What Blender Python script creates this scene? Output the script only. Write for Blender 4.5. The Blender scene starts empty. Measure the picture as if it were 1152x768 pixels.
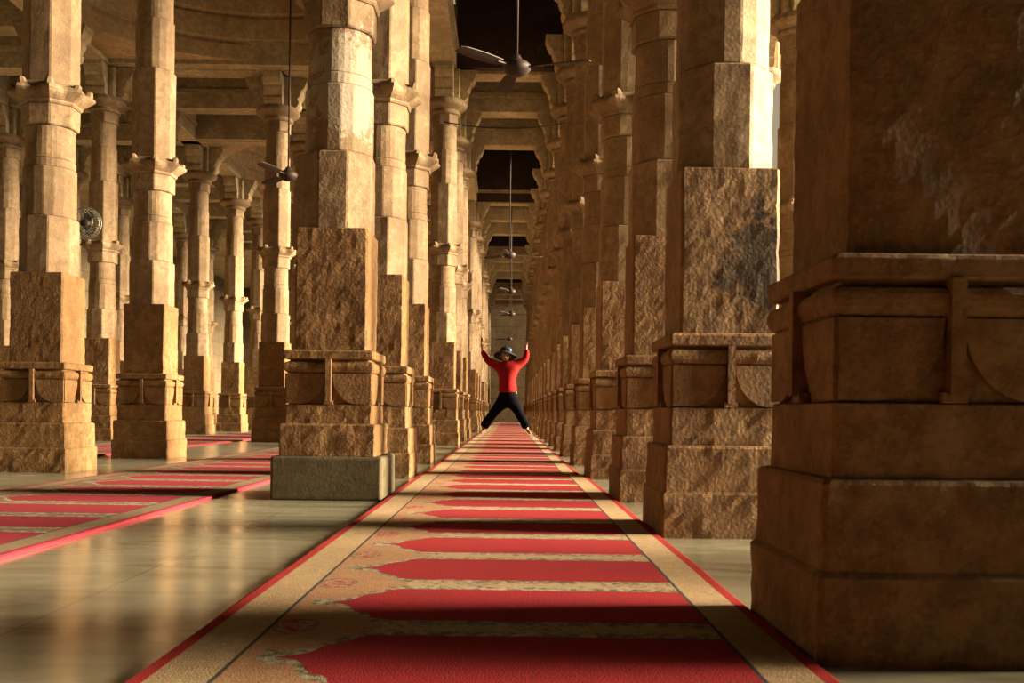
import bpy, bmesh, math, random
from mathutils import Vector, Matrix, noise
PI = math.pi
scene = bpy.context.scene
col = scene.collection
random.seed(7)

# ------------------------------------------------------------------ node helpers
class NT:
    def __init__(s, name):
        s.m = bpy.data.materials.new(name); s.m.use_nodes = True
        s.t = s.m.node_tree; s.n = s.t.nodes; s.l = s.t.links
        s.b = s.n['Principled BSDF']
    def new(s, kind, **kw):
        x = s.n.new(kind)
        for k, v in kw.items(): setattr(x, k, v)
        return x
    def put(s, sock, v):
        if isinstance(v, (int, float)): sock.default_value = v
        elif isinstance(v, tuple): sock.default_value = (v + (1,))[:4] if len(sock.default_value) == 4 else v
        else: s.l.new(v, sock)
    def math(s, op, a, b=0.0, c=0.0, clamp=False):
        x = s.new('ShaderNodeMath', operation=op, use_clamp=clamp)
        s.put(x.inputs[0], a); s.put(x.inputs[1], b)
        if op in ('MULTIPLY_ADD', 'SMOOTH_MIN', 'WRAP'): s.put(x.inputs[2], c)
        return x.outputs[0]
    def mix(s, f, a, b, blend='MIX'):
        x = s.new('ShaderNodeMix', data_type='RGBA', blend_type=blend)
        s.put(x.inputs[0], f); s.put(x.inputs[6], a); s.put(x.inputs[7], b)
        return x.outputs[2]
    def noise(s, vec, scale, detail=4, rough=.6, dist=0.0):
        x = s.new('ShaderNodeTexNoise'); s.put(x.inputs['Scale'], scale)
        x.inputs['Detail'].default_value = detail; x.inputs['Roughness'].default_value = rough
        x.inputs['Distortion'].default_value = dist
        if vec is not None: s.l.new(vec, x.inputs['Vector'])
        return x.outputs[0]
    def ramp(s, f, stops, interp='LINEAR'):
        x = s.new('ShaderNodeValToRGB'); r = x.color_ramp; r.interpolation = interp
        r.elements[0].position = stops[0][0]; r.elements[1].position = stops[-1][0]
        for p, c in stops[1:-1]: r.elements.new(p)
        for e, (p, c) in zip(r.elements, stops):
            e.color = (c, c, c, 1) if isinstance(c, (int, float)) else c + (1,)
        s.put(x.inputs[0], f)
        return x.outputs[0]
    def bump(s, h, strength, dist, normal=None):
        x = s.new('ShaderNodeBump'); x.inputs['Strength'].default_value = strength
        x.inputs['Distance'].default_value = dist; s.l.new(h, x.inputs['Height'])
        if normal is not None: s.l.new(normal, x.inputs['Normal'])
        return x.outputs[0]
    def pos(s): return s.new('ShaderNodeNewGeometry').outputs['Position']
    def out(s, color=None, rough=.8, normal=None, spec=.3, metal=0.0):
        if color is not None: s.put(s.b.inputs['Base Color'], color)
        s.put(s.b.inputs['Roughness'], rough); s.b.inputs['Metallic'].default_value = metal
        s.b.inputs['Specular IOR Level'].default_value = spec
        if normal is not None: s.l.new(normal, s.b.inputs['Normal'])
        return s.m

def stone(name, dark, mid, light, chisel=1.0, fine=1.0, courses=0.0, stain=None):
    t = NT(name); p = t.pos()
    big = t.noise(p, 1.7, 5, .62, .3)
    c = t.ramp(big, [(.30, dark), (.5, mid), (.72, light)])
    mot = t.noise(p, 14, 6, .7)
    c = t.mix(t.ramp(mot, [(.40, .8), (.58, 0.0)]), c, tuple(v * .62 for v in mid))
    spk = t.noise(p, 70, 3, .7)
    c = t.mix(t.ramp(spk, [(.55, 0.0), (.7, .5)]), c, light)
    grime = t.noise(p, 4.5, 6, .75, .8)
    c = t.mix(t.ramp(grime, [(.55, 0.0), (.72, .4)]), c, tuple(v * .4 for v in dark))
    if stain:
        for (sx, sy, sz, r, thr, sc) in stain:
            d = t.new('ShaderNodeVectorMath', operation='DISTANCE'); t.l.new(p, d.inputs[0]); d.inputs[1].default_value = (sx, sy, sz)
            f = t.math('DIVIDE', d.outputs['Value'], r)
            f = t.math('ADD', f, t.math('MULTIPLY', t.math('SUBTRACT', t.noise(p, 9, 6, .75, .6), .5), 2.6))
            c = t.mix(t.ramp(f, [(thr * .75, .9), (thr, 0.0)]), c, sc)
    pick = t.noise(p, 42, 6, .72)
    h = t.math('MULTIPLY', pick, chisel)
    vo = t.new('ShaderNodeTexVoronoi'); vo.inputs['Scale'].default_value = 62; t.l.new(p, vo.inputs['Vector'])
    h = t.math('ADD', h, t.math('MULTIPLY', vo.outputs['Distance'], .45 * chisel))
    h = t.math('ADD', h, t.math('MULTIPLY', spk, .25 * fine))
    n = t.bump(h, .85, .006)
    if courses:
        sx = t.new('ShaderNodeSeparateXYZ'); t.l.new(p, sx.inputs[0])
        zz = t.math('FRACT', t.math('DIVIDE', sx.outputs[2], courses))
        g = t.math('LESS_THAN', zz, .035)
        c = t.mix(t.math('MULTIPLY', g, .75), c, tuple(v * .3 for v in dark))
    return t.out(c, .78, n, .35)

M = {}
M['rough']  = stone('rough_sandstone', (.145, .066, .020), (.25, .128, .042), (.37, .215, .085), 1.15, 1.2)
M['smooth'] = stone('dressed_sandstone', (.17, .098, .044), (.29, .183, .090), (.42, .295, .165), .35, .7)
M['roof']   = stone('lintel_sandstone', (.30, .20, .10), (.52, .385, .21), (.68, .53, .32), .4, .6)
M['dome']   = stone('dome_sandstone', (.36, .215, .095), (.55, .36, .175), (.66, .47, .25), .4, .6)
M['slab']   = stone('footing_stone', (.085, .066, .034), (.135, .105, .055), (.19, .15, .08), .25, .5)
M['stain']  = stone('stained_sandstone', (.17, .085, .030), (.28, .155, .060), (.40, .25, .11), 1.1, 1.2,
                    stain=[(1.05, 3.98, 1.10, .21, .95, (.055, .034, .014)), (1.02, 3.98, 1.36, .08, .8, (.05, .036, .02))])
M['chip'] = stone('chipped_sandstone', (.145, .066, .020), (.25, .128, .042), (.37, .215, .085), 1.15, 1.2, stain=[(-.83, 7.30, 1.28, .05, .6, (.55, .42, .28))])
M['mottle'] = stone('lichen_mottled_sandstone', (.17, .098, .044), (.29, .183, .090), (.42, .295, .165), .6, 1.0, stain=[(-.90, 5.5, 2.35, .40, .75, (.42, .34, .24))])
M['pale']   = stone('pale_courtyard_stone', (.5, .40, .27), (.66, .55, .40), (.8, .7, .55), .3, .5, courses=.42)
M['bay_dark']   = stone('dark_bay_stone', (.03, .016, .009), (.055, .03, .017), (.09, .052, .028), .4, .5)  # near-black stone used only for the raised bays over the aisle
M['wall']   = stone('ashlar_wall', (.13, .09, .045), (.20, .145, .075), (.28, .205, .115), .4, .5, courses=.55)

def simple(name, c, rough=.6, spec=.4, metal=0.0, nscale=60, amt=.25, bump=.3, bd=.004):
    t = NT(name); p = t.pos(); n = t.noise(p, nscale, 4, .6)
    return t.out(t.mix(t.ramp(n, [(.35, amt), (.65, 0.0)]), c, tuple(v * .6 for v in c)), rough, t.bump(n, bump, bd), spec, metal)
M['metal']  = simple('brown_painted_metal', (.035, .018, .012), .6, .3, .1)
M['steel']  = simple('bare_steel_wire', (.22, .22, .15), .4, .5, .6)
M['green']  = simple('green_enamel', (.35, .55, .12), .4)
M['cable']  = simple('black_cable', (.02, .015, .012), .6)
M['skin']   = simple('skin', (.42, .22, .13), .5, .4, 0, 30, .15, .1)
M['red']    = simple('red_fleece', (.33, .006, .005), .85, .2, 0, 90, .4, .6)
M['black']  = simple('black_trouser_cloth', (.004, .0038, .005), .9, .05, 0, 60, .3, .5)
M['hat']    = simple('dark_blue_hat_cloth', (.018, .026, .045), .75, .3, 0, 60, .3, .4)
M['hatw']   = simple('pale_hat_patch', (.35, .5, .65), .7)
M['eye']    = simple('dark_eye', (.01, .008, .008), .3)
M['lip']    = simple('lip', (.35, .08, .06), .5)
M['white']  = simple('white_tag', (.7, .7, .68), .6)

# polished marble floor
def marble():
    t = NT('polished_marble'); p = t.pos()
    s = t.new('ShaderNodeMapping'); s.inputs['Scale'].default_value = (.8, 2.4, 1); t.l.new(p, s.inputs['Vector'])
    v = t.noise(s.outputs[0], 1.6, 7, .6, 1.4)
    c = t.ramp(v, [(.3, (.22, .195, .12)), (.5, (.34, .31, .205)), (.7, (.45, .41, .29))])
    br = t.new('ShaderNodeTexBrick', offset=0.0); t.l.new(p, br.inputs['Vector'])
    br.inputs['Scale'].default_value = 1.0; br.inputs['Brick Width'].default_value = 1.1; br.inputs['Row Height'].default_value = 1.1
    br.inputs['Mortar Size'].default_value = .004; br.inputs['Mortar Smooth'].default_value = .3
    c = t.mix(t.math('MULTIPLY', br.outputs['Fac'], .55), c, (.14, .11, .07))
    sm = t.noise(p, 5, 3, .5)
    r = t.ramp(t.noise(p, 3, 5, .6), [(.3, .13), (.7, .24)])
    return t.out(c, r, t.bump(t.noise(p, 2.2, 2, .4), .25, .006), .55)
M['marble'] = marble()

def carpet_mat(name, field, cream, peach, edge):
    t = NT(name)
    tc = t.new('ShaderNodeTexCoord').outputs['Object']
    s = t.new('ShaderNodeSeparateXYZ'); t.l.new(tc, s.inputs[0])
    wob = t.math('MULTIPLY', t.math('SUBTRACT', t.noise(tc, 48, 3, .6), .5), .05)
    u = s.outputs[0]; y = s.outputs[1]
    f = t.math('FRACT', t.math('DIVIDE', y, .55))
    sv = t.math('MULTIPLY', t.math('ABSOLUTE', t.math('SUBTRACT', f, .5)), .55)      # 0 at the middle of a prayer panel
    w = t.ramp(u, [(.222, 0.0), (.250, .06), (.275, .14), (.290, .24), (.300, .44), (.322, .60), (.342, .66), (.352, .74), (.362, .90), (.40, 1.0)])
    w = t.math('MULTIPLY', w, .2)
    w = t.math('ADD', w, t.math('MULTIPLY', wob, .35))
    red = t.math('MULTIPLY', t.math('LESS_THAN', sv, w), t.math('GREATER_THAN', u, .224))
    feather = t.math('MULTIPLY', t.math('LESS_THAN', sv, t.math('ADD', w, t.math('ADD', .040, t.math('MULTIPLY', wob, 1.8)))), t.math('GREATER_THAN', u, .19))
    # ground between the panels
    c = t.mix(t.ramp(t.noise(tc, 20, 4, .6), [(.35, 0.0), (.65, .5)]), peach, tuple(v * .75 for v in peach))
    # separator band with its small woven figures
    vo = t.new('ShaderNodeTexVoronoi', distance='MANHATTAN'); vo.inputs['Scale'].default_value = 11; t.l.new(tc, vo.inputs['Vector'])
    fig = t.ramp(vo.outputs['Distance'], [(.05, (.30, .055, .03)), (.16, (.40, .26, .13)), (.28, (.56, .45, .28)), (.42, (.20, .17, .11)), (.52, cream)])
    band = t.math('MULTIPLY', t.math('GREATER_THAN', sv, .2), t.math('GREATER_THAN', u, .40))
    c = t.mix(t.math('MULTIPLY', band, .85), c, fig)
    gre = t.mix(t.ramp(t.noise(tc, 45, 3, .6), [(.4, 0.0), (.6, 1.0)]), (.52, .46, .29), (.13, .12, .08))
    c = t.mix(feather, c, gre)
    # rosettes between the niche tips
    a = t.math('DIVIDE', t.math('SUBTRACT', u, .205), .045); b = t.math('DIVIDE', t.math('SUBTRACT', sv, .275), .065)
    rr = t.math('ADD', t.math('MULTIPLY', a, a), t.math('MULTIPLY', b, b))
    ros = t.mix(t.ramp(t.noise(tc, 60, 3, .6), [(.45, 0.0), (.55, 1.0)]), (.45, .04, .03), (.45, .30, .17))
    c = t.mix(t.math('LESS_THAN', rr, 1.0), c, ros)
    c = t.mix(t.math('MULTIPLY', t.math('MULTIPLY', t.math('GREATER_THAN', rr, .9), t.math('LESS_THAN', rr, 1.5)), t.ramp(t.noise(tc, 70, 2, .6), [(.45, 0.0), (.55, .8)])), c, (.12, .10, .08))
    fld = t.mix(t.ramp(t.noise(tc, 6, 5, .7), [(.3, 0.0), (.7, .5)]), field, tuple(v * .7 for v in field))
    c = t.mix(red, c, fld)
    # borders
    side = t.math('MAXIMUM', t.math('LESS_THAN', u, .15), t.math('GREATER_THAN', u, 1.155))
    cr = t.mix(t.ramp(t.noise(tc, 28, 5, .7), [(.35, 0.0), (.65, .6)]), cream, (.42, .27, .13))
    c = t.mix(side, c, cr)
    ln = t.math('MAXIMUM', t.math('LESS_THAN', t.math('ABSOLUTE', t.math('SUBTRACT', u, .152)), .0045),
                t.math('LESS_THAN', t.math('ABSOLUTE', t.math('SUBTRACT', u, 1.155)), .0045))
    c = t.mix(ln, c, (.05, .05, .05))
    ed = t.math('MAXIMUM', t.math('LESS_THAN', u, .034), t.math('GREATER_THAN', u, 1.262))
    c = t.mix(ed, c, edge)
    pile = t.noise(tc, 260, 2, .6)
    t.b.inputs['Sheen Weight'].default_value = .02
    c = t.mix(t.ramp(t.noise(tc, 120, 4, .75), [(.35, .38), (.6, 0.0)]), c, (.12, .06, .04))
    return t.out(c, .95, t.bump(pile, .7, .005), .05)
M['carpet'] = carpet_mat('prayer_carpet', (.43, .009, .017), (.56, .39, .205), (.50, .265, .125), (.45, .015, .015))
M['carpet_left'] = carpet_mat('side_prayer_carpet', (.40, .018, .035), (.24, .17, .09), (.26, .14, .07), (.42, .03, .05))

# ------------------------------------------------------------------ object helpers
def mesh(name, bm, mat, smooth=False):
    bmesh.ops.recalc_face_normals(bm, faces=bm.faces)
    me = bpy.data.meshes.new(name); bm.to_mesh(me); bm.free()
    for m in (mat if isinstance(mat, (list, tuple)) else [mat]): me.materials.append(m)
    if smooth:
        for p in me.polygons: p.use_smooth = True
    return me
def link(name, me, parent=None, loc=None):
    o = bpy.data.objects.new(name, me); col.objects.link(o)
    if parent is not None: o.parent = parent
    if loc is not None: o.location = loc
    return o
def tag(o, label, cat, group=None):
    o['label'] = label; o['category'] = cat
    if group: o['group'] = group
    return o
def struct(o, label=None):
    o['kind'] = 'structure'
    if label: o['label'] = label
    return o
def box(bm, x0, x1, y0, y1, z0, z1):
    v = [bm.verts.new((x, y, z)) for z in (z0, z1) for y in (y0, y1) for x in (x0, x1)]
    for f in ((0, 1, 3, 2), (4, 6, 7, 5), (0, 4, 5, 1), (2, 3, 7, 6), (0, 2, 6, 4), (1, 5, 7, 3)):
        bm.faces.new([v[i] for i in f])
    return v
def bevel_all(bm, w, seg=2):
    bmesh.ops.bevel(bm, geom=list(bm.edges), offset=w, segments=seg, affect='EDGES', profile=.5)
def rings(bm, rs, cap=True):
    prev = None; vs = []
    for r in rs:
        cur = [bm.verts.new(p) for p in r]; vs.append(cur)
        if prev:
            n = len(cur)
            for i in range(n): bm.faces.new((prev[i], prev[(i + 1) % n], cur[(i + 1) % n], cur[i]))
        prev = cur
    if cap:
        bm.faces.new(list(reversed(vs[0]))); bm.faces.new(vs[-1])
    return vs
def ngon_stack(bm, n, prof, jit=0, seed=0, bead=None):
    rs = []
    for z, r in prof:
        R = r / math.cos(PI / n) if n < 24 else r
        ring = []
        for i in range(n):
            a = 2 * PI * (i + .5) / n
            k = 1 + (bead * math.cos(8 * a) if bead else 0)
            ring.append((R * k * math.cos(a), R * k * math.sin(a), z))
        rs.append(ring)
    rings(bm, rs)
def worn(bm, n, r, z0, z1, seed, amp=.003, bev=.006, step=.06):
    """a worn drum section of an n-sided shaft, its edges slightly chipped"""
    segs = max(1, int(8 / n * 3)) if n < 16 else 1
    R = r / math.cos(PI / n) if n < 24 else r
    cs = [Vector((R * math.cos(2 * PI * (i + .5) / n), R * math.sin(2 * PI * (i + .5) / n), 0)) for i in range(n)]
    pts = []
    for i in range(n):
        a, b = cs[i], cs[(i + 1) % n]
        L = (b - a).length
        t0 = min(.25, bev / L) if n < 24 else 0
        if n < 24:
            for k in range(segs + 1):
                pts.append(a.lerp(b, t0 + (1 - 2 * t0) * k / segs))
        else: pts.append(a)
    m = max(1, int((z1 - z0) / step))
    zs = [z0] + [z0 + bev] + [z0 + (z1 - z0) * k / m for k in range(1, m)] + [z1 - bev, z1]
    rs = []
    for j, z in enumerate(zs):
        sh = 1 - (bev / r if j in (0, len(zs) - 1) else 0)
        ring = []
        for p in pts:
            q = Vector((p.x, p.y, z))
            d = noise.noise(Vector((p.x * 9 + seed * 7.3, p.y * 9, z * 9))) * amp + noise.noise(Vector((p.x * 30, p.y * 30 + seed, z * 30))) * amp * .5
            ring.append((p.x * (sh + d / r), p.y * (sh + d / r), z))
        rs.append(ring)
    rings(bm, rs)

# ------------------------------------------------------------------ pillar parts
def sq_ring(hw, z, seed, amp, rc=.010, n=14):
    pts = []
    for s in range(4):
        a = s * PI / 2
        for k in range(n + 1):
            t = -hw + rc + (2 * hw - 2 * rc) * k / n
            x, y = hw, t
            pts.append((x * math.cos(a) - y * math.sin(a), x * math.sin(a) + y * math.cos(a)))
    out = []
    for x, y in pts:
        d = noise.noise(Vector((x * 7 + seed * 11, y * 7, z * 8))) * amp + noise.noise(Vector((x * 24 + seed, y * 24, z * 26))) * amp * .7
        k = 1 + d / hw
        out.append((x * k, y * k, z))
    return out
def plinth_mesh(seed, t1=.188, t2=.375, first=.28):
    prof = [(0, first), (t1 - .012, first), (t1 - .003, first - .008), (t1, .268), (t2 - .012, .268), (t2 - .003, .261), (t2, .243),
            (.527, .243), (.532, .226), (.700, .226), (.703, .232), (.712, .244), (.725, .251), (.738, .253), (.751, .251), (.763, .244), (.768, .232),
            (.770, .224), (.779, .224), (.781, .246), (.786, .251), (.822, .252), (.830, .247), (.834, .235), (.8345, .19)]
    full = []
    for (za, ra), (zb, rb) in zip(prof, prof[1:]):
        k = max(1, int((zb - za) / .03))
        for i in range(k): full.append((za + (zb - za) * i / k, ra + (rb - ra) * i / k))
    full.append(prof[-1])
    bm = bmesh.new()
    rings(bm, [sq_ring(r, z, seed, .0055 if z < .53 else .0035) for z, r in full])
    for s in range(4):
        rot = Matrix.Rotation(s * PI / 2, 4, 'Z')
        # upright bar of the T, with a small foot
        for (u0, u1, z0, z1, d) in ((-.015, .015, .545, .782, .264), (-.026, .026, .530, .552, .250)):
            vs = box(bm, u0, u1, -d, -.20, z0, z1)
            for v in vs: v.co = rot @ v.co
        for sg in (-1, 1):
            poly = []
            for k in range(13):
                t = PI / 2 * k / 12
                poly.append((sg * (.158 - .138 * math.cos(t)), .702 - .168 * math.sin(t)))
            poly += [(sg * .238, .534), (sg * .238, .702)]
            fr = [bm.verts.new(rot @ Vector((u * .985, -.2435, z))) for u, z in poly]
            bk = [bm.verts.new(rot @ Vector((u, -.215, z))) for u, z in poly]
            n = len(poly)
            bm.faces.new(fr if sg > 0 else fr[::-1])
            for i in range(n): bm.faces.new((fr[i], fr[(i + 1) % n], bk[(i + 1) % n], bk[i]))
    return mesh('plinth', bm, M['rough'])
def block_mesh(seed):
    bm = bmesh.new()
    zs = [.834 + (1.515 - .834) * k / 22 for k in range(23)]
    rs = [sq_ring(.203, z, seed, .0045, .012) for z in zs]
    rs = [[(x * .96, y * .96, z) for x, y, z in rs[0]]] + rs
    top = [(x * .965, y * .965, z + .006) for x, y, z in rs[-1]]
    rings(bm, rs + [top])
    return mesh('square_shaft_block', bm, M['rough'])
def lower_mesh(seed):
    bm = bmesh.new()
    worn(bm, 8, .200, 1.510, 1.955, seed, .004, .008)
    worn(bm, 16, .193, 1.955, 2.335, seed + 1, .003, .006)
    worn(bm, 32, .186, 2.335, 2.400, seed + 2, .002)
    worn(bm, 32, .181, 2.400, 2.650, seed + 2, .003)
    worn(bm, 8, .196, 2.650, 2.815, seed + 3, .003, .008)
    return mesh('lower_shaft', bm, M['smooth'])
def collar_mesh(seed):
    bm = bmesh.new()
    ngon_stack(bm, 8, [(2.812, .203), (2.825, .212), (2.840, .212), (2.848, .222)])
    n = 64; rs = []
    for z, r, k in ((2.848, .222, 0), (2.865, .242, .02), (2.885, .262, .05), (2.905, .275, .075), (2.925, .272, .08), (2.940, .255, .06), (2.950, .235, .02), (2.975, .215, 0)):
        ring = []
        for i in range(n):
            a = 2 * PI * i / n
            b = (a + PI / 8) % (PI / 4) - PI / 8
            oct_ = r / math.cos(b)
            kk = 1 + k * math.cos(8 * a - PI)
            ring.append((oct_ * kk * math.cos(a), oct_ * kk * math.sin(a), z))
        rs.append(ring)
    rings(bm, rs)
    for i in range(8):       # leaf tips standing on the corners
        a = 2 * PI * (i + .5) / 8
        c = Vector((math.cos(a) * .262, math.sin(a) * .262, 0))
        h = .030 if (i + seed) % 3 else .014
        pr = []
        for z, r in ((2.920, .040), (2.950, .036), (2.955 + h * .6, .028), (2.955 + h, .014)):
            pr.append([(c.x * (1 + (z - 2.925)) + r * math.cos(2 * PI * k / 8), c.y * (1 + (z - 2.925)) + r * math.sin(2 * PI * k / 8), z) for k in range(8)])
        rings(bm, pr)
    return mesh('collar', bm, M['smooth'])
def upper_mesh(seed):
    bm = bmesh.new()
    worn(bm, 8, .192, 2.960, 3.86, seed, .003, .008, .1)
    worn(bm, 16, .184, 3.86, 4.36, seed + 1, .002, .006, .1)
    worn(bm, 32, .174, 4.36, 4.73, seed + 2, .002, .006, .1)
    worn(bm, 8, .186, 4.73, 4.89, seed + 3, .002, .008, .1)
    return mesh('upper_shaft', bm, M['smooth'])
def capital_mesh():
    bm = bmesh.new()
    ngon_stack(bm, 40, [(4.885, .19), (4.90, .225), (4.925, .232), (4.94, .215), (4.955, .215), (4.97, .25), (4.99, .29), (5.01, .318), (5.03, .33), (5.055, .332), (5.065, .31), (5.10, .31)])
    return mesh('capital', bm, M['smooth'], False)
def bracket_mesh():
    bm = bmesh.new()
    b2 = bmesh.new(); box(b2, -.225, .225, -.225, .225, 5.098, 5.54); bevel_all(b2, .012, 1)
    me = bpy.data.meshes.new('tmp'); b2.to_mesh(me); b2.free(); bm.from_mesh(me); bpy.data.meshes.remove(me)
    prof = [(.20, 5.10), (.30, 5.10), (.335, 5.13), (.345, 5.19), (.325, 5.22), (.34, 5.25), (.36, 5.275), (.375, 5.32), (.38, 5.36),
            (.42, 5.385), (.435, 5.42), (.45, 5.455), (.455, 5.49), (.47, 5.49), (.47, 5.548), (.20, 5.548)]
    for s in range(4):
        rot = Matrix.Rotation(s * PI / 2, 4, 'Z')
        w = .135
        a = [bm.verts.new(rot @ Vector((u, -w, z))) for u, z in prof]
        b = [bm.verts.new(rot @ Vector((u, w, z))) for u, z in prof]
        n = len(prof)
        bm.faces.new(a); bm.faces.new(b[::-1])
        for i in range(n): bm.faces.new((a[i], b[i], b[(i + 1) % n], a[(i + 1) % n]))
    return mesh('bracket', bm, M['roof'])

VAR = 4
PL = [plinth_mesh(i + 1) for i in range(VAR)]
BK = [block_mesh(i + 3) for i in range(VAR)]
LO = [lower_mesh(i * 5) for i in range(VAR)]
CO = [collar_mesh(i) for i in range(VAR)]
UP = [upper_mesh(i * 7) for i in range(VAR)]
CA = capital_mesh(); BR = bracket_mesh()

def pillar(x, front, label, group, v=None, turn=None, foot=None):
    v = random.randrange(VAR) if v is None else v
    e = bpy.data.objects.new('stone_pillar', None); col.objects.link(e)
    e.empty_display_size = .2
    e.location = (x, front + .28, 0)
    e.rotation_euler = (0, 0, (random.randrange(4) if turn is None else turn) * PI / 2)
    tag(e, label, 'pillar', group); e['kind'] = 'thing'
    if foot:
        link('plinth', plinth_mesh(9, .245, .424, .27), e)
        bm = bmesh.new(); box(bm, -.31, .31, -.29, .31, 0, .243); bevel_all(bm, .018, 3)
        s = link('footing_slab', mesh('footing_slab', bm, M['slab']), e); s['label'] = 'smooth grey-green footing slab with rounded edges'
    else: link('plinth', PL[v], e)
    link('square_shaft_block', BK[(v + 1) % VAR], e)
    link('lower_shaft', LO[v], e); link('collar', CO[v], e); link('upper_shaft', UP[(v + 2) % VAR], e)
    link('capital', CA, e); link('bracket', BR, e)
    return e

ORD = ['first', 'second', 'third', 'fourth', 'fifth', 'sixth', 'seventh', 'eighth', 'ninth', 'tenth', 'eleventh', 'twelfth', 'thirteenth', 'fourteenth',
       'fifteenth', 'sixteenth', 'seventeenth', 'eighteenth', 'nineteenth', 'twentieth', 'twenty-first', 'twenty-second', 'twenty-third', 'twenty-fourth']
XL, XR, XB, XC, XD, XE = -1.0, .905, -3.60, -6.12, -8.65, 3.30
L_Y = [5.39, 7.24, 9.23, 14.30, 16.35, 18.4, 23.55, 25.6, 27.6, 32.7, 34.7, 36.7, 41.8]
R_Y = [1.95, 3.95, 5.50, 7.45, 9.35, 11.2, 12.9, 14.5, 16.35, 18.4, 20.1, 21.9, 23.55, 25.6, 27.6, 29.3, 31.0, 32.7, 34.7, 36.7, 38.4, 40.1, 41.8]
B_Y = [7.35, 9.55, 14.75, 16.75, 18.7, 23.55, 25.6, 27.6, 32.7, 34.7, 36.7]
C_Y = [12.75, 14.4, 16.5, 18.9, 21.4, 23.55, 25.6, 27.6, 30.0, 32.7]
D_Y = [14.4, 16.5, 18.9, 21.4, 23.55, 25.6, 27.6]
E_Y = [-.55, 1.53, 2.9, 5.5, 7.45, 9.35, 11.1, 12.9, 14.5]  # second pillar, out of view, placed to shade the nearest right-row pillar's front

near_L = ['golden sandstone pillar on a smooth grey footing slab, left of the central carpet',
          'sandstone pillar with pale chipped patch, directly behind the one on the grey slab',
          'third sandstone pillar in the row along the central carpet\'s left edge',
          'sandstone pillar left of the jumping child, first beyond the wide gap in its row']
for i, y in enumerate(L_Y):
    lab = near_L[i] if i < 4 else 'sandstone pillar along the carpet\'s left edge, %s in its row from the camera' % ORD[i]
    p = pillar(XL, y, lab, 'pillars left of the central carpet', v=i % VAR, foot=(i == 0), turn=0 if i == 0 else None)
    for ch in p.children:
        if (i == 1 and ch.name.startswith('square')) or (i == 0 and ch.name.startswith('lower')):
            me = ch.data.copy(); me.materials[0] = M['chip' if i else 'mottle']; ch.data = me
near_R = ['huge dark shadowed pillar filling the right edge of the view',
          'brown sandstone pillar with black-green stain, right of the central carpet',
          'narrow-looking sandstone pillar right of the carpet, just behind the black-stained one',
          'fourth sandstone pillar along the carpet\'s right edge, with small square block top above it']
for i, y in enumerate(R_Y):
    lab = near_R[i] if i < 3 else 'sandstone pillar along the carpet\'s right edge, %s in its row from the camera' % ORD[i]
    p = pillar(XR, y, lab, 'pillars right of the central carpet', v=(i + 1) % VAR)
    if i == 1:
        for ch in p.children:
            if ch.name.startswith('square_shaft_block'):
                me = ch.data.copy(); me.materials[0] = M['stain']; ch.data = me
near_B = ['broad sandstone pillar with lit right side at the far left edge of the view',
          'sandstone pillar standing beside the left carpet, second in the second row',
          'sandstone pillar behind the hanging rod fan, third in the second row from the carpet']
for i, y in enumerate(B_Y):
    lab = near_B[i] if i < 3 else 'sandstone pillar of the row beyond the left carpet, %s from the camera' % ORD[i]
    pillar(XB, y, lab, 'pillars of the second row left', v=(i + 2) % VAR)
near_C = ['shaded pillar carrying the round wire fan, hidden behind the far left pillar',
          'slim distant pillar seen between the two nearest left pillars',
          'distant pillar behind the second-row pillar beside the left carpet',
          'distant pillar just right of the second-row pillar, with flared capital',
          'darker distant pillar, second to the right of the second-row pillar']
for i, y in enumerate(C_Y):
    lab = near_C[i] if i < 5 else 'dim distant pillar of the third row left, %s from the camera' % ORD[i]
    pillar(XC, y, lab, 'pillars of the third row left', v=(i + 3) % VAR)
for i, y in enumerate(D_Y):
    pillar(XD, y, 'shadowed pillar of the farthest row left, %s from the camera' % ORD[i], 'pillars of the farthest left row', v=i % VAR)
for i, y in enumerate(E_Y):
    lab = 'sunlit-side pillar with round capital, seen in the gap left of the dark pillar' if i == 6 else \
        'pillar of the outer row toward the bright courtyard, %s from the camera' % ORD[i]
    pillar(XE, y, lab, 'pillars of the courtyard row', v=i % VAR)

# ------------------------------------------------------------------ floor, walls
bm = bmesh.new(); box(bm, -12.5, 4.6, -8, 46, -.2, 0)
struct(link('floor', mesh('floor', bm, M['marble'])), 'polished greenish marble floor')
bm = bmesh.new(); box(bm, 4.6, 40, -30, 60, -.5, -.12)
struct(link('floor_courtyard', mesh('floor_courtyard', bm, M['pale'])))
bm = bmesh.new(); box(bm, 4.6, 4.95, -8, 46, -.3, -.02)
struct(link('trim_1', mesh('courtyard_step', bm, M['pale'])))
FAR = 44.9
bm = bmesh.new(); box(bm, -12.5, 4.6, FAR, FAR + .6, 0, 9)
struct(link('wall_far', mesh('wall_far', bm, M['wall'])), 'plain khaki stone wall closing the aisle')
bm = bmesh.new(); box(bm, -12.9, -12.3, -8, FAR + .6, 0, 9)
struct(link('wall_left', mesh('wall_left', bm, M['wall'])))
bm = bmesh.new(); box(bm, -12.5, 4.6, -8.5, -8, 0, 9)
struct(link('wall_back', mesh('wall_back', bm, M['wall'])))
# unseen facade pier beside the camera, added to block light on the nearest pillar
bm = bmesh.new(); box(bm, 4.0, 4.7, -8, .2, 0, 9)
struct(link('wall_right', mesh('wall_right', bm, M['wall'])))
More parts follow.
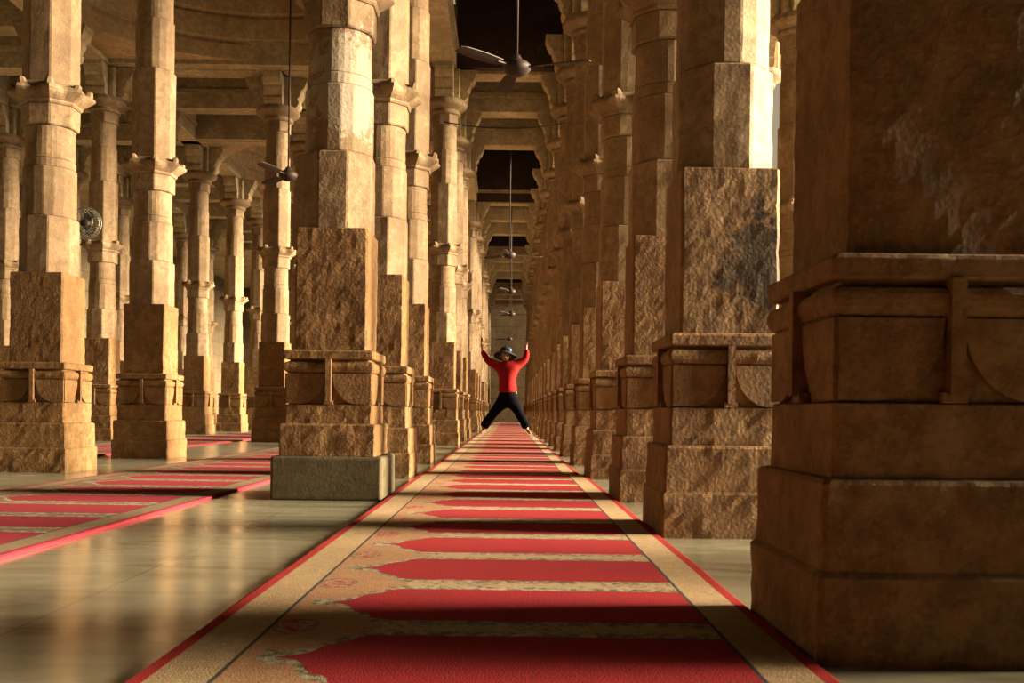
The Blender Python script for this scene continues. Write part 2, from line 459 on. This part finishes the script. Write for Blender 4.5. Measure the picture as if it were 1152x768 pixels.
# arcade closing the courtyard far off
bm = bmesh.new()
CY = 37.0
def archwall(bm, x0, x1, y0, y1, ztop, bay, op, spring):
    x = x0
    while x < x1 - .01:
        a, b = x + (bay - op) / 2, x + (bay + op) / 2
        box(bm, x, a, y0, y1, -.12, ztop); box(bm, b, x + bay, y0, y1, -.12, ztop)
        n = 14; r = op / 2; cx = (a + b) / 2
        for k in range(n):
            t0, t1 = PI - PI * k / n, PI - PI * (k + 1) / n
            p = [(cx + r * math.cos(t0), spring + 1.2 * r * math.sin(t0)), (cx + r * math.cos(t1), spring + 1.2 * r * math.sin(t1))]
            vs = [bm.verts.new(q) for q in ((p[0][0], y0, p[0][1]), (p[1][0], y0, p[1][1]), (p[1][0], y0, ztop), (p[0][0], y0, ztop),
                                             (p[0][0], y1, p[0][1]), (p[1][0], y1, p[1][1]), (p[1][0], y1, ztop), (p[0][0], y1, ztop))]
            for f in ((0, 1, 2, 3), (7, 6, 5, 4), (0, 4, 5, 1), (3, 2, 6, 7)): bm.faces.new([vs[i] for i in f])
        x += bay
archwall(bm, 5.2, 33.2, CY, CY + .7, 7.2, 4.0, 2.6, 3.2)
for z, d in ((5.6, .18), (6.4, .25), (7.2, .35)): box(bm, 5.0, 33.4, CY - d, CY + .9, z, z + .16)
o = struct(link('wall_courtyard', mesh('wall_courtyard', bm, M['pale'])), 'bright arcaded courtyard wall')
bm = bmesh.new(); box(bm, 5, 34, CY + 3.5, CY + 4, -.1, 7)
struct(link('wall_courtyard_rear', mesh('wall_courtyard_rear', bm, M['wall'])))

# ------------------------------------------------------------------ ceiling: beams, slabs, domes
ceil = bpy.data.objects.new('ceiling', None); col.objects.link(ceil); ceil.location = (0, 0, 5.55); struct(ceil, 'beamed stone ceiling with shallow domes')
bpy.context.view_layer.update()
def cpart(name, bm, mat):
    for v in bm.verts: v.co.z -= 5.55
    return link(name, mesh(name, bm, mat), ceil)
def beam(x0, x1, y0, y1):
    bm = bmesh.new()
    box(bm, x0, x1, y0, y1, 5.55, 5.80)
    e = .035
    box(bm, x0 - e, x1 + e, y0 - e, y1 + e, 5.79, 5.87)
    box(bm, x0 - .01, x1 + .01, y0 - .01, y1 + .01, 5.865, 6.06)
    return cpart('stone_beam', bm, M['roof'])
H = .17
DOMES = [2.75, 11.9, 21.1, 30.3, 39.4]
DR = 2.5
def in_gap(y): return any(abs(y - d) < 1.9 for d in DOMES)
YS = [-6, -4.2, -2.3, -.3, 1.1] + [4.85] + [y + .28 for y in R_Y] + [43.8]
YS = sorted(set(round(v, 2) for v in YS)); YS = [y for i, y in enumerate(YS) if i == 0 or y - YS[i - 1] > .9]
for y in YS:
    if not in_gap(y):
        beam(XC, XB, y - H, y + H); beam(XB, XL, y - H, y + H); beam(XL, XR, y - H, y + H)
    if y < 15: beam(XR, XE, y - H, y + H)
    beam(XD, XC, y - H, y + H)
for x in (XD, XC, XR, XE):
    if x == XE: beam(x - H, x + H, -8, 4.85); beam(x - H, x + H, 4.85, 15); continue
    for a, b in ((-8, 4.85), (4.85, 14.6), (14.6, 23.85), (23.85, 33), (33, FAR)): beam(x - H, x + H, a, b)
edges = [-8] + [v for d in DOMES for v in (d - 2.6, d + 2.6)] + [FAR]
for k in range(0, len(edges) - 1, 2):
    a, b = edges[k], edges[k + 1]
    if b - a < .3: continue
    beam(XB - H, XB + H, a, b)
for k in range(len(edges) - 1): beam(XL - H, XL + H, edges[k], edges[k + 1])
# flat slabs
bm = bmesh.new()
box(bm, -12.5, XC, -8, FAR, 6.05, 6.35)
box(bm, XR, 4.0, -8, 15.2, 6.05, 6.35); box(bm, XR, 1.5, 15.2, FAR, 6.05, 6.35)
for k in range(0, len(edges) - 1, 2):
    if edges[k + 1] - edges[k] > .05: box(bm, XC, XR, edges[k], edges[k + 1], 6.05, 6.35)
cpart('roof_slab', bm, M['roof'])
# raised dark bays over the aisle
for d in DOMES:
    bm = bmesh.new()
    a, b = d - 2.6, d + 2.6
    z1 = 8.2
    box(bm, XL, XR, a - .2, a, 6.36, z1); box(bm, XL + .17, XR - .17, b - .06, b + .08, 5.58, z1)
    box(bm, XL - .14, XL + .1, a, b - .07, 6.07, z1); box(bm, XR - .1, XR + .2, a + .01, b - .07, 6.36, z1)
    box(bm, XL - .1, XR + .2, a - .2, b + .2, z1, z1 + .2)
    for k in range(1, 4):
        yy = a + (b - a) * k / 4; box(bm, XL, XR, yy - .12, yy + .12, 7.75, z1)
    cpart('raised_bay', bm, M['bay_dark'])
    # round dome of corbelled courses
    bm = bmesh.new(); cx = (XC + XL) / 2; N = 64
    prof = [(DR * 1.0, 5.62), (DR * 1.0, 5.84), (DR * 1.015, 5.85), (DR * 1.015, 5.90), (DR * .985, 5.92), (DR * .985, 6.22), (DR * 1.0, 6.23), (DR * 1.0, 6.27), (DR * .97, 6.29),
            (DR * .965, 6.58), (DR * .985, 6.59), (DR * .985, 6.64), (DR * .945, 6.66), (DR * .93, 6.90), (DR * .90, 6.92), (DR * .87, 7.15), (DR * .83, 7.18),
            (DR * .78, 7.42), (DR * .73, 7.45), (DR * .66, 7.68), (DR * .60, 7.72), (DR * .50, 7.92), (DR * .44, 7.95), (DR * .30, 8.10), (DR * .24, 8.12), (DR * .08, 8.2), (.02, 8.2)]
    rs = [[(cx + r * math.cos(2 * PI * i / N), d + r * math.sin(2 * PI * i / N), z) for i in range(N)] for r, z in prof]
    rs.append([(x, y, 8.5) for x, y, z in rs[-1]])
    outer = [[(cx + (DR + .5) * math.cos(2 * PI * i / N), d + (DR + .5) * math.sin(2 * PI * i / N), z) for i in range(N)] for z in (8.5, 6.5)]
    rings(bm, rs + [outer[0]], cap=False)
    for i in range(96):      # dentil course
        t = 2 * PI * i / 96; r = DR * .955
        rot = Matrix.Translation((cx + r * math.cos(t), d + r * math.sin(t), 0)) @ Matrix.Rotation(t, 4, 'Z')
        for v in box(bm, -.07, .08, -.035, .035, 6.68, 6.76): v.co = rot @ v.co
    # spandrels: underside between the square of lintels and the ring
    hx = (XL - XC) / 2; hy = 2.6
    for i in range(N):
        t0, t1 = 2 * PI * i / N, 2 * PI * (i + 1) / N
        def edge(t):
            c, s = math.cos(t), math.sin(t); k = min(hx / max(abs(c), 1e-6), hy / max(abs(s), 1e-6))
            return (cx + c * k, d + s * k)
        for z in (5.62, 6.0):
            p = [(cx + DR * math.cos(t0), d + DR * math.sin(t0)), (cx + DR * math.cos(t1), d + DR * math.sin(t1)), edge(t1), edge(t0)]
            bm.faces.new([bm.verts.new((x, y, z)) for x, y in p])
    cpart('dome', bm, M['dome'])
# ring lintels around each dome square (front and back)
for d in DOMES:
    for s in (-1, 1):
        y = d + s * 2.6
        bm = bmesh.new(); box(bm, XC, XL, y - .12, y + .12, 5.56, 6.3); cpart('stone_beam', bm, M['roof'])

# ------------------------------------------------------------------ carpets
def carpet(x, y0, y1, z, mat, label, sx=1.0):
    bm = bmesh.new()
    w = 1.296; th = .012
    prof = [(0, 0), (0, th * .6), (.006, th), (w - .006, th), (w, th * .6), (w, 0)]
    n = max(2, int((y1 - y0) / .35)); prev = None
    for k in range(n + 1):
        yy = (y1 - y0) * k / n
        wob = noise.noise(Vector((x, yy * .8 + y0, 0))) * .012
        wl = noise.noise(Vector((x + 5, yy * 1.7 + y0, 0))) * .010
        cur = [bm.verts.new((u + (wl if u < .5 else wob) if u in (0, w) else u, yy, zz + (.0 if zz == 0 else max(0, noise.noise(Vector((u * 2, yy + y0, 1)))) * .004))) for u, zz in prof]
        if prev:
            for i in range(5): bm.faces.new((prev[i], prev[i + 1], cur[i + 1], cur[i]))
        prev = cur
    me = mesh('prayer_carpet', bm, mat)
    o = link('prayer_carpet', me, None, (x, y0, z))
    o.scale.x = sx
    tag(o, label, 'carpet', 'prayer carpets')
    return o
# y0 chosen so a panel middle falls at 2.475 + k*.55
def snap(y): return 2.475 - .275 + .55 * round((y - 2.2) / .55)
carpet(-.678, snap(-2.2), 7.72, .001, M['carpet'], 'red prayer carpet with cream borders in the foreground of the aisle')
carpet(-.655, 7.74, 44.6, .004, M['carpet'], 'long red prayer carpet in the aisle, running on beneath the jumping child', .945)
carpet(-2.93, snap(-1.5), 9.9, .001, M['carpet_left'], 'darker red prayer carpet left of the bare marble strip')
carpet(-2.95, 9.92, 44.0, .001, M['carpet_left'], 'red prayer carpet running on between the two left pillar rows')
carpet(-5.45, 6.6, 44.0, .001, M['carpet_left'], 'farthest left red carpet strip, glimpsed behind the second pillar row')

# ------------------------------------------------------------------ fans, cable
def tube(bm, pts, r, n=8, cap=True):
    rs = []
    for i, p in enumerate(pts):
        p = Vector(p); a = Vector(pts[max(0, i - 1)]); b = Vector(pts[min(len(pts) - 1, i + 1)])
        t = (b - a).normalized(); u = t.orthogonal().normalized() if i == 0 else (pu - t * pu.dot(t)).normalized(); pu = u
        w = t.cross(u); rr = r[i] if isinstance(r, (list, tuple)) else r
        rs.append([tuple(p + (u * math.cos(2 * PI * k / n) + w * math.sin(2 * PI * k / n)) * rr) for k in range(n)])
    rings(bm, rs, cap)
def fan_parts():
    bm = bmesh.new()
    ngon_stack(bm, 32, [(-.075, .02), (-.07, .06), (-.05, .10), (-.02, .125), (.02, .125), (.045, .10), (.07, .05), (.11, .03), (.12, .012)])
    hub = mesh('motor_housing', bm, M['metal'], True)
    bm = bmesh.new()
    n = 10; top = []; bot = []
    for k in range(n + 1):
        t = k / n; x = .20 + .48 * t; w = .045 + .018 * math.sin(t * PI * .8); tw = .28 - .12 * t
        if k in (n,): w *= .75
        for lst, dz in ((top, .003), (bot, -.003)):
            lst.append([(x, -w, -w * tw + dz), (x, 0, dz - .004), (x, w, w * tw + dz)])
    T = [[bm.verts.new(p) for p in r] for r in top]; B = [[bm.verts.new(p) for p in r] for r in bot]
    for k in range(n):
        for j in range(2):
            bm.faces.new((T[k][j], T[k + 1][j], T[k + 1][j + 1], T[k][j + 1])); bm.faces.new((B[k][j + 1], B[k + 1][j + 1], B[k + 1][j], B[k][j]))
        for j in (0, 2): bm.faces.new((T[k][j], B[k][j], B[k + 1][j], T[k + 1][j]))
    for k in (0, n):
        for j in range(2): bm.faces.new((T[k][j], T[k][j + 1], B[k][j + 1], B[k][j]))
    vs = box(bm, .10, .24, -.022, .022, -.008, .002)
    blade = mesh('blade', bm, M['metal'])
    return hub, blade
HUB, BLADE = fan_parts()
def ceiling_fan(x, y, z, ztop, ang, label):
    e = bpy.data.objects.new('ceiling_fan', None); col.objects.link(e); e.location = (x, y, z); tag(e, label, 'fan', 'ceiling fans on long rods')
    link('motor_housing', HUB, e)
    for k in range(3):
        b = link('blade', BLADE, e); b.rotation_euler = (0, 0, ang + k * 2 * PI / 3)
    bm = bmesh.new(); tube(bm, [(0, 0, .11), (0, 0, ztop - z - .09)], .011, 10)
    link('down_rod', mesh('down_rod', bm, M['metal'], True), e)
    h = ztop - z
    bm = bmesh.new(); ngon_stack(bm, 24, [(h - .12, .015), (h - .10, .05), (h - .03, .065), (h, .065)])
    link('rod_canopy', mesh('rod_canopy', bm, M['metal'], True), e)
fan_lab = ['ceiling fan nearest the camera, hanging over the aisle near the top', 'second ceiling fan over the aisle, on a long rod',
           'third ceiling fan over the aisle, far back', 'fourth ceiling fan over the aisle, above the child', 'fifth ceiling fan over the aisle, just above the child\'s hat']
for (x, y, z, zt, a), lab in zip(((.035, 8.86, 3.62, 6.05, math.radians(-18)),
                                 (-.02, 19.4, 3.62, 7.75, .3), (.02, 25.1, 3.60, 6.05, .05), (.05, 30.9, 3.60, 7.75, -.03), (.0, 41.4, 3.60, 7.75, .5)), fan_lab):
    ceiling_fan(x, y, z, zt, a, lab)
ceiling_fan(-2.98, 13.05, 3.62, 7.30, .2, 'dark ceiling fan on a long rod over the left side, beside the golden pillar')

# round wire fan fixed to the pillar at left
e = bpy.data.objects.new('wall_fan', None); col.objects.link(e); e.location = (-5.48, 12.60, 2.86); tag(e, 'round wire-caged fan glimpsed right of the far left pillar', 'fan')
bm = bmesh.new()
def circ(r, y, n=40): return [(r * math.cos(2 * PI * k / n), y, r * math.sin(2 * PI * k / n)) for k in range(n + 1)]
tube(bm, circ(.205, 0), .006, 6, False); tube(bm, circ(.195, -.05), .004, 6, False); tube(bm, circ(.13, -.09), .003, 6, False)
for k in range(36):
    a = 2 * PI * k / 36; c, s = math.cos(a), math.sin(a)
    tube(bm, [(.05 * c, -.10, .05 * s), (.13 * c, -.09, .13 * s), (.195 * c, -.05, .195 * s), (.205 * c, 0, .205 * s), (.15 * c, .06, .15 * s), (.06 * c, .08, .06 * s)], .0018, 4)
link('cage', mesh('cage', bm, M['steel'], True), e)
for k in range(3):
    bm = bmesh.new(); vs = []
    for t in range(7):
        a = .5 * (t / 6 - .5) * 2; vs.append((.17 * math.cos(a) * (1 if 0 < t < 6 else .8), -.02 + .03 * (t / 6 - .5), .17 * math.sin(a)))
    f = [bm.verts.new((.03, -.01, -.02))] + [bm.verts.new(v) for v in vs] + [bm.verts.new((.03, -.02, .02))]
    bm.faces.new(f); bmesh.ops.solidify(bm, geom=list(bm.faces), thickness=.003)
    b = link('blade', mesh('blade', bm, M['green'] if k == 1 else M['metal']), e); b.rotation_euler = (0, k * 2 * PI / 3 + .9, 0)
bm = bmesh.new(); ngon_stack(bm, 20, [(-.05, .04), (-.03, .055), (.08, .055), (.10, .03)]); bmesh.ops.rotate(bm, verts=bm.verts, matrix=Matrix.Rotation(-PI / 2, 3, 'X'))
link('motor_housing', mesh('motor_housing', bm, M['metal'], True), e)
bm = bmesh.new(); tube(bm, [(0, .08, 0), (-.05, .16, -.02), (-.25, .33, -.05), (-.43, .37, -.05)], .014, 8)
link('mounting_arm', mesh('mounting_arm', bm, M['metal'], True), e)

bm = bmesh.new()
tube(bm, [(XL + (XR - XL) * k / 16, 14.25, 4.72 - .10 * (1 - ((k - 8) / 8) ** 2) + .03 * k / 16) for k in range(17)], .009, 6)
tag(link('cable', mesh('cable', bm, M['cable'], True)), 'thin black cable sagging across the aisle between two pillars', 'cable')

# ------------------------------------------------------------------ the jumping child
KD = 13.6; S = 1100.0 / KD
def K(px, py, dy=0.0):
    x0, y0 = px - 572, py - 463.5
    c, s = math.cos(-.013), math.sin(-.013)
    x, y = x0 * c - y0 * s, x0 * s + y0 * c
    k = (KD + dy) / 1100.0
    return Vector((x * k, KD + dy, .5 - y * k))
def skin_obj(name, verts, edges_, radii, root, mat, parent=None, sub=2):
    me = bpy.data.meshes.new(name); me.from_pydata([tuple(v) for v in verts], edges_, []); me.materials.append(mat)
    o = link(name, me, parent)
    m = o.modifiers.new('skin', 'SKIN'); m.use_smooth_shade = True
    for i, r in enumerate(radii):
        sv = me.skin_vertices[0].data[i]
        sv.radius = r if isinstance(r, tuple) else (r, r); sv.use_root = (i == root)
    s = o.modifiers.new('sub', 'SUBSURF'); s.levels = sub; s.render_levels = sub
    return o
V = []; E = []; Rr = []
def add(p, r, to=None):
    V.append(Vector(p)); Rr.append(r)
    if to is not None: E.append((to, len(V) - 1))
    return len(V) - 1
pel = add(K(571, 442), (.085, .07))
bel = add(K(571, 430), (.085, .065), pel)
che = add(K(570.5, 417), (.095, .07), bel)
nk0 = add(K(570, 409), (.05, .045), che)
nk1 = add(K(569.5, 406), (.034, .034), nk0)
hd0 = add(K(569, 402.5, -.015), (.052, .058), nk1)
hd1 = add(K(568.8, 397.5, -.005), (.064, .07), hd0)
hd2 = add(K(568.8, 393.5, 0), (.048, .055), hd1)
def arm(sh, elb, wr, hand_dir, side):
    s0 = add(K(*sh), .040, che)
    e0 = add(K(*elb), .028, s0)
    w0 = add(K(*wr), .019, e0)
    wp = K(*wr); d = Vector(hand_dir).normalized()
    sidev = Vector((side, 0, 0)); sidev = (sidev - d * sidev.dot(d)).normalized()
    pm = add(wp + d * .032, (.030, .019), w0)
    for k, (off, ln) in enumerate(((-.018, .030), (-.006, .036), (.006, .034), (.018, .027))):
        b = add(wp + d * .062 + sidev * off, .0065, pm)
        m1 = add(wp + d * (.062 + ln * .55) + sidev * off * 1.25 + Vector((0, -.006, 0)), .006, b)
        add(wp + d * (.062 + ln) + sidev * off * 1.35 + Vector((0, -.022, 0)), .005, m1)
    t0 = add(wp + d * .030 + sidev * .026 * 1, .0075, pm)
    add(wp + d * .052 + sidev * .044 + Vector((0, -.008, 0)), .006, t0)
arm((561, 409.5), (549.5, 406.0), (543.0, 394.3), (-.12, 0, 1), 1)
arm((580, 409.0), (591.0, 404.0), (592.0, 393.0), (-.12, 0, 1), -1)
def leg(hip, knee, ank, toe):
    h0 = add(K(*hip), .062, pel)
    k0 = add(K(*knee), .044, h0)
    a0 = add(K(*ank), .026, k0)
    h_ = add(K(ank[0], ank[1] + 2.4, .01), .026, a0)
    m = add((K(ank[0], ank[1] + 3.2, .0) + K(*toe)) / 2, (.026, .020), h_)
    add(K(*toe), (.024, .013), m)
leg((566, 448), (553.5, 465), (544.0, 481.0), (541.0, 487.0, -.07))
leg((576, 448), (584.0, 465), (592.8, 481.0), (597.0, 487.2, -.08))
person = skin_obj('person', V, E, Rr, 0, M['skin'])
tag(person, 'child in red jacket, black trousers and sun hat jumping spread-eagled over the carpet', 'person')
def chain(name, segs, mat, root=0, sub=2):
    """segs: list of (point, radius, index of the joint it grows from)"""
    vs = [p for p, r, t in segs]; ed = [(t, i) for i, (p, r, t) in enumerate(segs) if t is not None]
    return skin_obj(name, vs, ed, [r for p, r, t in segs], root, mat, person, sub)
chain('trousers', [(K(571.2, 435), (.150, .115), None), (K(571.2, 441), (.165, .125), 0), (K(571.2, 447), (.135, .11), 1),
                   (K(564.0, 453), .088, 2), (K(554.5, 465.5), .066, 3), (K(547.0, 475.5), .064, 4), (K(543.4, 481.5), .082, 5),
                   (K(578.3, 453), .088, 2), (K(584.3, 465.5), .066, 7), (K(590.3, 476), .064, 8), (K(593.4, 481.7), .082, 9)], M['black'])
chain('jacket', [(K(571, 443.5), (.195, .15), None), (K(571, 437), (.182, .138), 0), (K(570.8, 424), (.172, .125), 1), (K(570.5, 413.5), (.152, .108), 2), (K(570, 408.3), (.066, .060), 3),
                 (K(560, 411.0), .078, 3), (K(549.3, 406.3), .052, 5), (K(543.9, 397.5), .040, 6), (K(542.8, 393.4), .036, 7),
                 (K(581.3, 410.5), .078, 3), (K(591.2, 404.3), .054, 9), (K(592.6, 396.5), .041, 10), (K(592.2, 392.2), .036, 11)], M['red'])
# collar, face
M['darkred'] = simple('dark_red_trim', (.09, .003, .004), .8, .1)
bm = bmesh.new(); cz = K(569.6, 407.6, .0)
for_r = [[(cz.x + r * math.cos(2 * PI * k / 24), cz.y + r * .95 * math.sin(2 * PI * k / 24), cz.z + z) for k in range(24)] for r, z in ((.066, -.030), (.064, -.005), (.060, .018), (.052, .020), (.052, -.03))]
rings(bm, for_r, False)
link('jacket_collar', mesh('jacket_collar', bm, M['darkred'], True), person)
def blob(name, c, r, mat, parent=person, sx=1, sy=1, sz=1, n=12):
    bm = bmesh.new(); bmesh.ops.create_uvsphere(bm, u_segments=n * 2, v_segments=n, radius=r)
    for v in bm.verts: v.co = Vector((v.co.x * sx, v.co.y * sy, v.co.z * sz)) + Vector(c)
    return link(name, mesh(name, bm, mat, True), parent)
fy = -.078
for px in (566.8, 571.0):
    blob('eye', K(px, 399.8, fy), .0075, M['eye'], sy=.5)
blob('nose', K(568.7, 401.4, fy - .006), .010, M['skin'], sx=.8, sz=1.3)
blob('mouth', K(568.9, 403.6, fy + .002), .014, M['lip'], sy=.4, sz=.35)
for px, s in ((562.9, 1), (574.5, 1)): blob('ear', K(px, 400.5, .0), .017, M['skin'], sx=.5)
bm = bmesh.new()   # hair under the hat
cc = K(568.8, 396.6, .012)
bmesh.ops.create_uvsphere(bm, u_segments=24, v_segments=14, radius=.083)
for v in list(bm.verts):
    if v.co.y < -.035 and v.co.z < .0: v.co.y = -.035
    if v.co.z < -.05: v.co.z = -.05
    v.co += cc
link('hair', mesh('hair', bm, M['eye'], True), person)
bm = bmesh.new()   # sun hat: brim and crown in one, tilted back
prof = [(.070, -.012), (.155, -.045), (.162, -.042), (.158, -.036), (.095, .002), (.090, .020), (.084, .060), (.060, .082), (.02, .090), (.001, .090)]
rs = []
for r, z in prof:
    ring = []
    for i in range(36):
        a = 2 * PI * i / 36; w = 1 + (.05 * math.sin(3 * a) if r > .12 else 0)
        ring.append((r * w * math.cos(a), r * w * math.sin(a), z + (.012 * math.sin(2 * a + 1) if r > .12 else 0)))
    rs.append(ring)
rings(bm, rs)
rot = Matrix.Rotation(math.radians(-20), 3, 'X') @ Matrix.Rotation(math.radians(6), 3, 'Y')
for v in bm.verts: v.co = rot @ v.co + K(568.9, 397.4, .006)
hat = link('sun_hat', mesh('sun_hat', bm, M['hat'], True), person)
b = blob('hat_patch', K(573.5, 393.6, -.062), .024, M['hatw'], sy=.5)
blob('jacket_tag', K(580.5, 441.5, -.13), .010, M['white'], sy=.4, sz=1.8)

# ------------------------------------------------------------------ light
w = bpy.data.worlds.new('sky'); scene.world = w; w.use_nodes = True
bg = w.node_tree.nodes['Background']; bg.inputs[0].default_value = (1.0, .80, .53, 1); bg.inputs[1].default_value = .4
sun = bpy.data.lights.new('sun', 'SUN'); sun.energy = 38.0; sun.color = (1.0, .83, .59); sun.angle = math.radians(21)
so = bpy.data.objects.new('sun', sun); col.objects.link(so)
d = Vector((-1, -.03, -.155)); so.rotation_euler = d.to_track_quat('-Z', 'Y').to_euler(); so.location = (20, 0, 8)

# ------------------------------------------------------------------ camera
cam = bpy.data.cameras.new('camera'); co = bpy.data.objects.new('camera', cam); col.objects.link(co); scene.camera = co
cam.sensor_width = 36; cam.lens = 1100 / 1152 * 36; cam.shift_x = 4 / 1152; cam.shift_y = (463.5 - 384) / 1152
cam.clip_start = .05; cam.clip_end = 300
cam.dof.use_dof = True; cam.dof.focus_distance = 12.0; cam.dof.aperture_fstop = 11.0
co.matrix_world = Matrix.Translation((0, 0, .5)) @ Matrix.Rotation(PI / 2, 4, 'X') @ Matrix.Rotation(.013, 4, 'Z')
vs_ = scene.view_settings; vs_.view_transform = 'Standard'; vs_.look = 'None'; vs_.exposure = 0.0; vs_.gamma = 1.0; vs_.use_curve_mapping = False
scene.cycles.use_denoising = True; scene.cycles.max_bounces = 8; scene.cycles.diffuse_bounces = 1
